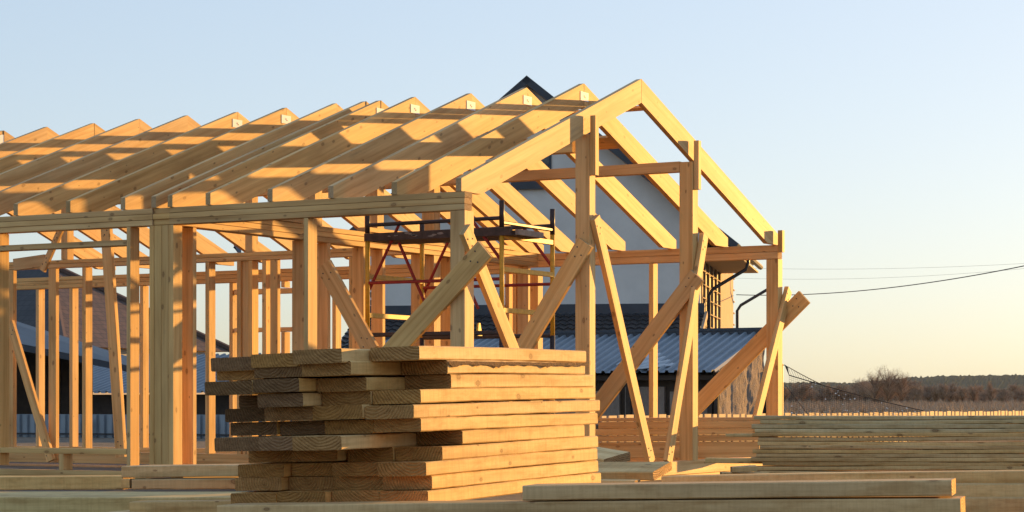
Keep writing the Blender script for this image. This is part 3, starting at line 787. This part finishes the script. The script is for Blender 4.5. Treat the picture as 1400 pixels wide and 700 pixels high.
# tan sheathing strip and battens
xcol = lambda x, z=4: min(((abs(px(tw((NX+l*.02, NY, z)))[0]-x), l*.02) for l in range(0, int(SL/.02)+40)))[1]
x983, x1001 = xcol(984), xcol(1001.5)
zt_, zb_ = rz(yr)-.12, GZ
mb = MB(); mb.box((NX+x983, NY-.03, zb_), (NX+x1001, NY+.047, zt_)); mb.build('sheathing_panel', [OSB, OSB], hn)
for xx in (959.5, 964, 969, 974.5, 979.5):
    l = xcol(xx); mb = MB(); mb.box((NX+l-.07, NY-.02, zb_), (NX+l+.07, NY+.047, zt_)); mb.build('batten', [OSB, OSB], hn)
z = 1.5
while z < zt_-.2:
    mb = MB(); mb.box((NX+.4, NY-.045, z), (NX+x983-.05, NY-.022, z+.03)); mb.build('counter_batten', [OSB, OSB], hn)
    mb = MB(); mb.box((NX+x1001+.05, NY-.045, z), (NX+SL, NY+.04, z+.05)); mb.build('counter_batten', [OSB, OSB], hn); z += .42
# roof
def roof_slab(p_ridge, p_eave, depth, thick, mtl, name='roof', parent=None):
    mb = MB(); d = (p_eave-p_ridge); n = d.cross(EX).normalized()
    if n.z < 0: n = -n
    a, b = p_ridge, p_eave; c, e = p_eave+EX*depth, p_ridge+EX*depth
    T = [q for q in (a, b, c, e)]; Bm = [q-n*thick for q in T]
    mb.quad_uv([T[0], T[3], T[2], T[1]]); mb.quad_uv([Bm[0], Bm[1], Bm[2], Bm[3]], 1)
    for i in range(4): mb.quad_uv([T[i], T[(i+1) % 4], Bm[(i+1) % 4], Bm[i]], 2)
    return mb.build(name, mtl, parent or hn)
RD = next(q*.05 for q in range(400) if px(tw(re_+EX*q*.05))[0] > 1035)
for e_ in (le, re_): roof_slab(ap, e_, RD, .22, [TILE_D, SOFFIT, NAVY])
# soffit box and gutter on the right eave
mb = MB(); s0 = re_.copy()
mb.box((NX-OV+.05, s0.y-.05, s0.z-.42), (NX-OV+RD-.05, NY-.02, s0.z-.36)); mb.build('soffit', [SOFFIT, SOFFIT], hn)
mb = MB(); mb.tube([(NX-OV, s0.y-.12, s0.z-.22), (NX-OV+RD, s0.y-.12, s0.z-.22)], .09, 8); mb.build('gutter', [NAVY], hn)
# downpipes: far one with a swan neck, near one straight
def dpipe(X, off):
    zz = s0.z-.3; mb = MB()
    mb.tube([(X, s0.y-.12, zz+.1), (X, s0.y-.12, zz-.15), (X, s0.y-.05, zz-.35), (X, NY-.25, zz-.95), (X, NY-.12, zz-1.15), (X, NY-.12, GZ+.1)], .055, 8)
    mb.build('downpipe', [NAVY], hn, smooth=True)
dpipe(NX+SL+.12, 0); dpipe(next(q*.05 for q in range(400) if px(tw((q*.05, NY-.12, 4)))[0] > 969), 0)
# gable windows
def gwin(x0, y0, x1, y1, bars=1):
    p, q = gp(x0, y1), gp(x1, y0)
    ya_, yb2 = sorted((p.y, q.y)); za, zb = sorted((p.z, q.z))
    mb = MB(); t = .07
    for lo, hi in (((NX-.05, ya_, za), (NX-.001, yb2, za+t)), ((NX-.05, ya_, zb-t), (NX-.001, yb2, zb)), ((NX-.05, ya_, za+t), (NX-.001, ya_+t, zb-t)), ((NX-.05, yb2-t, za+t), (NX-.001, yb2, zb-t))):
        mb.box(lo, hi)
    for k in range(bars):
        z = lerp(za, zb, (k+1)/(bars+1)); mb.box((NX-.045, ya_+t, z-.04), (NX-.001, yb2-t, z+.04))
    w = mb.build('window', [WHT if bars > 1 else NAVY]*2, hn)
    mb = MB(); mb.box((NX-.02, ya_+t, za+t), (NX-.002, yb2-t, zb-t)); mb.build('pane', [GLASS, GLASS], w)
    mb = MB(); mb.box((NX-.16, ya_-.1, za-.28), (NX-.001, yb2+.1, za-.002)); mb.build('sill', [NAVY, NAVY], w)
gwin(704, 205, 754, 247, 1)
gwin(503.5, 387, 521, 430, 3)
# lean-to tile roof in front of the gable
t0, t1 = gp(500, 428), gp(962, 428)
mb = MB(); zt0 = t1.z
Yr_, Yl_ = NY-.15, yl+.3
a_, b_, c_, d_ = Vector((NX-.02, Yl_, zt0)), Vector((NX-.02, Yr_, zt0)), Vector((NX-3.4, Yr_, zt0-1.35)), Vector((NX-3.4, Yl_, zt0-1.35))
def tiled(mb, a, b, c, d, nx, ny, amp):
    """wavy tile courses between top edge a-b and bottom edge d-c"""
    n = (b-a).cross(d-a).normalized()
    if n.z < 0: n = -n
    g = [[None]*(nx+1) for _ in range(ny*2+2)]
    for j in range(ny*2+1):
        row = j//2; v = (j+1)//2/ny if j % 2 == 0 else (j+1)//2/ny
        v = (row + (1 if j % 2 else 0))/ny
        for i in range(nx+1):
            u = i/nx; p = a.lerp(b, u).lerp(d.lerp(c, u), v)
            g[j][i] = p+n*(amp*(.5+.5*math.sin(i*math.pi/2))+(.0 if j % 2 == 0 else amp*.9))
    for j in range(ny*2):
        for i in range(nx): mb.quad_uv([g[j][i], g[j][i+1], g[j+1][i+1], g[j+1][i]])
tiled(mb, a_, b_, c_, d_, 160, 10, .05)
mb.build('canopy_roof', [plain('dark_glazed_tiles', (.035, .035, .04), .38, var=.2, spec=.5)], hn)
mb = MB(); mb.box((NX-.12, Yr_, zt0-.02), (NX-.021, Yl_, zt0+.30)); mb.build('flashing', [NAVY, NAVY], hn)
mb = MB(); mb.bar((NX-.05, Yr_-.05, zt0-.04), (NX-3.45, Yr_-.05, zt0-1.40), .2, .08, UP); mb.build('verge_board', [OSB, OSB], hn)
for q in (Yr_+.1, Yl_-.4):
    mb = MB(); mb.box((NX-3.3, q, GZ), (NX-3.1, q+.2, zt0-1.3)); mb.build('canopy_post', [OSB, OSB], hn)

# ---- metal roofed shed with insulation panel walls
METB = plain('blue_grey_sheet_metal', (.23, .275, .32), .5, .15, var=.15, scale=1.2)
def corr(mb, a, b, c, d, n, h, duty=.35):
    """trapezoidal sheet between edge a-b and edge d-c, ribs running a->d"""
    nn = (b-a).cross(d-a).normalized()
    if nn.z < 0: nn = -nn
    prof = []
    for i in range(n):
        for f, hh in ((0, 0), (1-duty-.12, 0), (1-duty, h), (.88, h)): prof.append(((i+f)/n, hh))
    prof.append((1, 0))
    for (u0, h0), (u1, h1) in zip(prof, prof[1:]):
        mb.quad_uv([a.lerp(b, u0)+nn*h0, a.lerp(b, u1)+nn*h1, d.lerp(c, u1)+nn*h1, d.lerp(c, u0)+nn*h0])
def wool_mat():
    m, nt, b = mat('mineral_wool_panels')
    tc = nd(nt, 'ShaderNodeTexCoord').outputs['Object']
    n1 = noise_n(nt, mapping(nt, tc, (8, 8, 4.5)), 1, 6, .75); n2 = noise_n(nt, tc, 1.3, 4, .6)
    r = ramp(nt, [(.3, (.20, .155, .125)), (.5, (.28, .22, .18)), (.75, (.34, .275, .225))])
    nt.links.new(mathn(nt, 'ADD', mathn(nt, 'MULTIPLY', n1.outputs[0], .75), mathn(nt, 'MULTIPLY', n2.outputs[0], .28)), r.inputs[0])
    nt.links.new(r.outputs[0], b.inputs['Base Color']); b.inputs['Roughness'].default_value = .95
    bump(nt, b, n1.outputs[0], .9, .06); return m
WOOL = wool_mat()
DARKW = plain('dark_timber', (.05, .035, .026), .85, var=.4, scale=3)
rc = at(1044, 453, 54); SX, SYr = rc.x, rc.y
shed = empty('metal_roofed_shed', (SX-2, SYr+6, GZ), 'shed with blue-grey ribbed metal roof and bulging brown insulation walls behind the gable', 'shed')
zrid = rc.z
ev = None
for w10 in range(10, 120):
    w_ = w10/20; zz = None
    p = onX(950, 509, SX-w_)
    if p.y < SYr+30 and p.z < zrid and (zrid-p.z)/w_ < .32: ev = (w_, p.z); break
w_, zev = ev
SYl = SYr+11
mb = MB(); corr(mb, Vector((SX, SYl, zrid)), Vector((SX, SYr-.15, zrid)), Vector((SX-w_, SYr-.15, zev)), Vector((SX-w_, SYl, zev)), 46, .06)
mb.build('roof', METB, shed)
mb = MB(); mb.bar((SX-.02, SYl, zrid+.055), (SX-.02, SYr-.2, zrid+.055), .5, .07, EX); mb.bar((SX-.22, SYl, zrid+.01), (SX-.22, SYr-.2, zrid+.01), .16, .05, UP); mb.build('ridge_cap', [NAVY, NAVY], shed)
mb = MB(); mb.box((SX-.1, SYr+.03, GZ-.05), (SX+.0, SYl, zrid-.06)); mb.build('back_wall', [DARKW, DARKW], shed)
# right wall: lumpy panels
mb = MB(); pol = []
nx_, nz_ = 40, 26; Xa, Xb = SX-w_+.25, SX-.02
for i in range(nx_):
    for k in range(nz_):
        q = []
        for di, dk in ((0, 0), (1, 0), (1, 1), (0, 1)):
            u, v = (i+di)/nx_, (k+dk)/nz_; X = lerp(Xa, Xb, u)
            topz = zrid-.06-(SX-X)*(zrid-zev)/w_ if X < SX else zrid-.06-(X-SX)*(zrid-zev)/2.4
            z = lerp(GZ-.05, topz, v); fr = (u*3.1) % 1
            bul = .10*math.sin(fr*math.pi)**.6*(.6+.4*noise.noise((X*1.5, z*1.2, 0)))+.03*noise.noise((X*6, z*5, 3))
            q.append(Vector((X, SYr-bul, z)))
        mb.quad_uv(q)
mb.build('insulation_wall', WOOL, shed, merge=True)
for X in (Xa, Xb):
    mb = MB(); mb.box((X-.05, SYr-.12, GZ-.05), (X+.05, SYr-.02, zev+(.0 if X == Xa else .05))); mb.build('wall_stud', [DARKW, DARKW], shed)
# front wall in the shade of the eave
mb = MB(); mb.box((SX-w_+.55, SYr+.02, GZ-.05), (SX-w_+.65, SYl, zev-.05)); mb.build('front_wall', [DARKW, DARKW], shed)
y = SYr+.2
while y < SYl-1.3:
    mb = MB(); mb.box((SX-w_+.46, y, GZ+.02), (SX-w_+.545, y+1.05, GZ+.62+rnd.uniform(.3, .5))); y += 1.2
    mb.build('insulation_panel', [WOOL, WOOL], shed)
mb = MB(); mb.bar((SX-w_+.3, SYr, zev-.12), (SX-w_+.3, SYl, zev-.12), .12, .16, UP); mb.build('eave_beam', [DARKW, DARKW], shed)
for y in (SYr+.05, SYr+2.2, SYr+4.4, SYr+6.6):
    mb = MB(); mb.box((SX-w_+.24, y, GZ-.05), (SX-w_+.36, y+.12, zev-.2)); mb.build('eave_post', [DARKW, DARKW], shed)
# loose sheet lying on the eave
mb = MB(); a = onX(880, 486, SX-w_+.5); 
p1, p2, p3, p4 = onX(885, 474, SX-w_*.35), onX(925, 503, SX-w_*.85), onX(868, 512, SX-w_*1.02), onX(842, 505, SX-w_*.95)
corr(mb, p1+UP*.05, p2+UP*.06, p3+UP*.12, p4+UP*.12, 6, .03)
tag(mb.build('loose_roof_sheet', [plain('pale_sheet_metal', (.42, .46, .5), .35, .5)], origin=p3), 'loose crumpled pale metal sheet lying on the shed roof edge', 'metal sheet')

# ---- left side: second metal roof, canopy, brown house, metal fence
fl = at(310, 537, 60); FX, FYr = fl.x, fl.y
shed2 = empty('long_metal_shed', (FX+2, FYr+8, GZ), 'long low shed with ribbed blue-grey metal roof seen through the left studs', 'shed')
zr2 = at(300, 484, 64).z; w2 = 4.6; FYl = FYr+16
mb = MB(); corr(mb, Vector((FX+w2, FYl, zr2)), Vector((FX+w2, FYr-5, zr2)), Vector((FX, FYr-5, fl.z)), Vector((FX, FYl, fl.z)), 80, .06)
mb.build('roof', METB, shed2)
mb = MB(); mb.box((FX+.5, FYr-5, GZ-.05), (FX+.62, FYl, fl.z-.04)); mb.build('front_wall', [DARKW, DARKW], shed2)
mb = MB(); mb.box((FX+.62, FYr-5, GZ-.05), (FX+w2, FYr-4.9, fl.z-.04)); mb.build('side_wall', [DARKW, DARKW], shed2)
# steel sheet fence
METF = plain('galvanised_sheet', (.22, .265, .31), .45, .3, var=.18, scale=2.5)
fa, fb = at(-40, 566, 45), at(440, 564, 41.5)
sf = empty('metal_fence', (fa+fb)/2-UP*.5, 'ribbed bluish metal sheet fence with a dark rail behind the left studs', 'fence')
za = GZ-.02
mb = MB(); A2, B2 = Vector((fa.x, fa.y, fa.z)), Vector((fb.x, fb.y, fa.z))
corr(mb, A2, B2, Vector((B2.x, B2.y, za)), Vector((A2.x, A2.y, za)), 44, .05); mb.build('sheet_panel', METF, sf)
nrm = (B2-A2).cross(UP).normalized()
if nrm.dot(FWD) > 0: nrm = -nrm
mb = MB(); zz = at(100, 593.5, 43.5).z; mb.bar(Vector((A2.x, A2.y, zz))+nrm*.09, Vector((B2.x, B2.y, zz))+nrm*.09, .035, .03, UP); mb.build('rail', [NAIL, NAIL], sf)
for xx in (134.5, 300, 18): 
    p = A2.lerp(B2, (xx+40)/480); mb = MB(); mb.bar(Vector((p.x, p.y, za))+nrm*.13, Vector((p.x, p.y, fa.z-.1))+nrm*.13, .09, .05, RGT); mb.build('post', [NAIL, NAIL], sf)
# sloping flat canopy roof
cA, cB = at(-60, 413, 57), at(186, 491, 60); cC, cD = at(176, 500, 56.5), at(-60, 452, 53)
can = empty('canopy_roof', at(60, 551, 57), 'sloping blue-grey sheet metal canopy roof with dark brown underside', 'canopy')
can.location.z = GZ; can['_o'] = tuple(can.location)
mb = MB(); mb.quad_uv([cA, cB, cC, cD]); T_ = [cA, cB, cC, cD]; Bm_ = [q-UP*.16 for q in T_]
mb.build('sheet', plain('dull_grey_sheet', (.10, .12, .14), .6, var=.2, scale=1), can)
mb = MB(); mb.quad_uv([q-UP*.17 for q in (cA, cB, cC, cD)]); mb.quad_uv([cD-UP*.01, cC-UP*.01, cC-UP*.17, cD-UP*.17]); mb.quad_uv([cC-UP*.01, cB-UP*.01, cB-UP*.17, cC-UP*.17]); mb.build('fascia', [NAVY], can)
for q in (cA, cD, cA.lerp(cB, .55), cD.lerp(cC, .55)):
    mb = MB(); mb.box((q.x-.07, q.y-.07, GZ-.1), (q.x+.07, q.y+.07, q.z-.18)); mb.build('support_post', [DARKW, DARKW], can)
mb = MB(); q0, q1 = cA.lerp(cB, .1)-UP*.35, cA.lerp(cB, .75)-UP*.35
mb.quad_uv([Vector((q0.x, q0.y, GZ)), Vector((q1.x, q1.y, GZ)), q1, q0]); mb.build('board_wall', [DARKW], can)
# brown hipped house
hc = at(88, 505, 70); BX, BY = hc.x, hc.y
bh = empty('brown_roofed_house', (BX+5, BY+6, GZ), 'low house with a brown tiled hip roof, shaded side painted black, behind the left studs', 'house')
ze = at(310, 482, 79).z; LX, LY = 9.2, 16.0; zr3 = ze+3.0; hx = LX/2
p00, p10, p11, p01 = Vector((BX, BY, ze)), Vector((BX+LX, BY, ze)), Vector((BX+LX, BY+LY, ze)), Vector((BX, BY+LY, ze))
r0, r1 = Vector((BX+hx, BY+hx, zr3)), Vector((BX+hx, BY+LY-hx, zr3))
mb = MB()
for f in ([p00, p10, r0], [p10, p11, r1, r0], [p11, p01, r1]): mb.quad_uv(f)
mb.build('roof', TILE_B, bh)
mb = MB(); mb.quad_uv([p01, p00, r0, r1]); mb.build('roof', TILE_D, bh)  # side turned from the sun, its shade painted as black tiles
mb = MB(); mb.box((BX+.5, BY+.5, GZ-.1), (BX+LX-.5, BY+LY-.5, ze-.02)); mb.build('wall', [RENDER, RENDER], bh)
mb = MB()
for a, b in ((p00, r0), (p10, r0)): mb.tube([a+UP*.04, b+UP*.04], .12, 6)
mb.build('hip_ridge', [plain('ridge_tile', (.10, .06, .045), .6)], bh)
# satellite dish on a mast by the house
dsh = at(321, 337, 46)
sd = empty('satellite_dish', Vector((dsh.x, dsh.y, GZ)), 'blue-grey satellite dish on a thin mast seen against the sky through the rafters', 'satellite dish')
DISH = plain('dish_grey_blue', (.20, .28, .42), .5, var=.08)
nD = (az(62)+UP*.35).normalized(); e1 = nD.cross(UP).normalized(); e2 = e1.cross(nD)
mb = MB(); rings = []
for k in range(6):
    r = .165*k/5; rings.append([dsh+(e1*math.cos(t)+e2*math.sin(t)*1.2)*r+nD*(.06*(k/5)**2) for t in [i*6.283/24 for i in range(24)]])
for k in range(5):
    for i in range(24): mb.quad_uv([rings[k][i], rings[k][(i+1) % 24], rings[k+1][(i+1) % 24], rings[k+1][i]])
mb.build('dish', DISH, sd, merge=True)
mb = MB(); m0 = at(334, 470, 46.1); mb.tube([Vector((m0.x, m0.y, GZ)), Vector((m0.x, m0.y, at(334, 352, 46).z)), dsh-nD*.02], .022, 6); mb.build('mast', [NAIL], sd)

# ---- board fence along the plot, parallel to the gable end
PK = plain('pale_fence_boards', (.66, .47, .26), .75, var=.25, scale=3)
f0 = at(1075, 551, 34); FYY = f0.y; zt3 = at(1075, 565.4, 34).z
xa_, xb_ = onY(822, 560, FYY).x, onY(1425, 560, FYY).x
pk = empty('board_fence', (lerp(xa_, xb_, .5), FYY, GZ), 'low pale board fence with narrow gaps before the far field on the right', 'fence')
X = xa_; i = 0
while X < xb_:
    wd = .235 if i % 2 else .135
    mb = MB(); zj = zt3+rnd.uniform(-.012, .012); mb.bar((X+wd/2, FYY, GZ-.02), (X+wd/2, FYY, zj), wd, .022, EX, tint=(1, 1, 1))
    if i < 99: mb.build('picket', [PK, PK], pk)
    X += wd+.075; i += 1
for z in (GZ+.12, zt3-.16):
    mb = MB(); mb.bar((xa_-.2, FYY+.04, z), (X, FYY+.04, z), .07, .04, UP); mb.build('rail', [DARKW, DARKW], pk)
# ---- net with cable
NET = plain('black_net', (.02, .02, .022), .7)
pole = at(1069, 551, 29.2)
tA, tB, tC = at(1073, 499, 29), at(1079, 513, 29), at(1262, 561.5, 30.5)
net = empty('sagging_net', Vector((pole.x, pole.y, GZ)), 'sagging black net with glinting drops hung from a pole right of the timber frame', 'net')
mb = MB(); mb.tube([Vector((pole.x, pole.y, GZ)), Vector((pole.x, pole.y, tA.z+.02))], .02, 6); mb.tube([Vector((pole.x, pole.y, tA.z)), tA], .006, 4); mb.build('pole', [NAIL], net)
def sag(a, b, s, n=24): return [a.lerp(b, i/n)-UP*(s*4*(i/n)*(1-i/n)) for i in range(n+1)]
mb = MB(); cab = sag(tB, tC, .02); mb.tube(cab, .007, 5); mb.build('edge_cable', [NET], net)
mb = MB(); mb.tube([tB]+sag(tA, cab[6], .01, 10), .005, 4); mb.build('upper_cable', [NET], net)
mb = MB(); mb.tube(sag(at(1074, 527, 28.8), at(1104, 566, 28.5), .0), .004, 4); mb.build('guy_line', [NET], net)
mb = MB(); zg = GZ
n = 70
def cabz(t): return tB.lerp(tC, t)-UP*(.02*4*t*(1-t))
for i in range(n+1):
    p = cabz(i/n); mb.tube([p, Vector((p.x+.05*math.sin(i*1.3), p.y, zg))], .0014, 3, cap=False)
for k in range(1, 24):
    zz = k*.028
    pts = [cabz(t/20)-UP*zz for t in range(21)]; pts = [q for q in pts if q.z > GZ]
    if len(pts) > 1: mb.tube(pts, .0014, 3, cap=False)
for i in range(14):
    p = tA.lerp(cab[6], i/14); q = tB.lerp(cab[6], i/14); mb.tube([p, q], .0022, 3, cap=False)
mb.face([tA, tB, tA.lerp(cab[6], .07)], [(0, 0)]*3)
mb.build('mesh', [NET], net)
DROP = plain('glint_drop', (.9, .88, .82), .15, var=.02, spec=.8)  # near-white colour stands in for sun glints on the drops
mb = MB()
for i in range(80):
    t = rnd.random()**.8; p = cabz(t); z = rnd.uniform(GZ+.25, p.z); 
    if z < .98 and rnd.random() < .4: continue
    c = Vector((p.x, p.y, z)); r = rnd.uniform(.007, .0155)
    import mathutils
    vs = [c+d*r for d in (EX, EY, -EX, -EY, UP, -UP)]
    for f in ((0, 1, 4), (1, 2, 4), (2, 3, 4), (3, 0, 4), (1, 0, 5), (2, 1, 5), (3, 2, 5), (0, 3, 5)): mb.face([vs[q] for q in f], [(0, 0)]*3)
mb.build('drops', [DROP], net)['kind'] = 'stuff'

# ---- overhead cables
def cable(label, a, b, s, r):
    mb = MB(); mb.tube(sag(a, b, s, 40), r, 5); m = mb.build('overhead_cable', [NAIL], origin=(a+b)/2); tag(m, label, 'cable', 'overhead cables')
wj = tw((NX+SL+.05, NY-.1, 0)); wj.z = at(1008, 403, (wj-CAM).dot(FWD)).z
cable('thick dark cable running from the grey house to the right edge', wj, at(1440, 355, 60), .32, .015)
cable('thin upper cable crossing the sky on the right', at(1000, 366, 110), at(1460, 356.5, 100), .2, .005)
cable('thin lower cable crossing the sky on the right', at(1000, 380, 110), at(1460, 361, 100), .3, .005)

hz = bpy.data.materials.new('haze_air'); hz.use_nodes = True; nt = hz.node_tree; nt.nodes.remove(nt.nodes['Principled BSDF'])
pv = nt.nodes.new('ShaderNodeVolumePrincipled'); pv.inputs['Color'].default_value = (.72, .86, 1, 1); pv.inputs['Density'].default_value = .00006; pv.inputs['Anisotropy'].default_value = 0.0
nt.links.new(pv.outputs[0], nt.nodes['Material Output'].inputs['Volume'])
mb = MB(); S = 4600; mb_lo, mb_hi = (-S, -S, GZ-2.5), (S, S, 48)
v = [Vector((x, y, z)) for z in (mb_lo[2], mb_hi[2]) for x, y in ((-S, -S), (S, -S), (S, S), (-S, S))]
for f in ((3, 2, 1, 0), (4, 5, 6, 7), (0, 1, 5, 4), (1, 2, 6, 5), (2, 3, 7, 6), (3, 0, 4, 7)): mb.face([v[i] for i in f], [(0, 0)]*4)
ho = mb.build('haze', hz, merge=True); ho['kind'] = 'stuff'
tag(ho, 'thin pale evening haze over the whole place', 'haze', kind='stuff')
# =================================================================== LIGHT
SUN = Vector((3.7, -1.0, .375)).normalized()
el = math.asin(SUN.z); rot = math.atan2(SUN.x, SUN.y)
w = bpy.data.worlds.new('World'); scn.world = w; w.use_nodes = True
nt = w.node_tree; bg = nt.nodes['Background']
sky = nt.nodes.new('ShaderNodeTexSky'); sky.sky_type = 'NISHITA'; sky.sun_disc = False
sky.sun_elevation = el; sky.sun_rotation = rot
sky.altitude = 150; sky.air_density = 1.0; sky.dust_density = 1.0; sky.ozone_density = 1.0
gm = nt.nodes.new('ShaderNodeGamma'); gm.inputs[1].default_value = 0.42; nt.links.new(sky.outputs[0], gm.inputs[0])
tn = nt.nodes.new('ShaderNodeVectorMath'); tn.operation = 'MULTIPLY'; nt.links.new(gm.outputs[0], tn.inputs[0]); tn.inputs[1].default_value = (1.42, 1.615, 2.0)
nt.links.new(tn.outputs[0], bg.inputs[0]); bg.inputs[1].default_value = 0.15
sl = bpy.data.lights.new('sun', 'SUN'); sl.energy = 5.0; sl.angle = R(.5); sl.color = (1.0, .515, .12)
so = bpy.data.objects.new('sun', sl); col.objects.link(so); so.rotation_euler = (-SUN).to_track_quat('-Z', 'Y').to_euler()
so.location = (0, 0, 20)
scn.view_settings.view_transform = 'Standard'; scn.view_settings.look = 'None'
scn.view_settings.exposure = 0.90; scn.view_settings.gamma = 1
scn.render.engine = 'CYCLES'
scn.cycles.max_bounces = 10; scn.cycles.diffuse_bounces = 7
for o in list(bpy.data.objects):
    if '_o' in o.keys(): del o['_o']
print('scaffold X', bestX, 'shed eave', ev, 'side wall', SL)
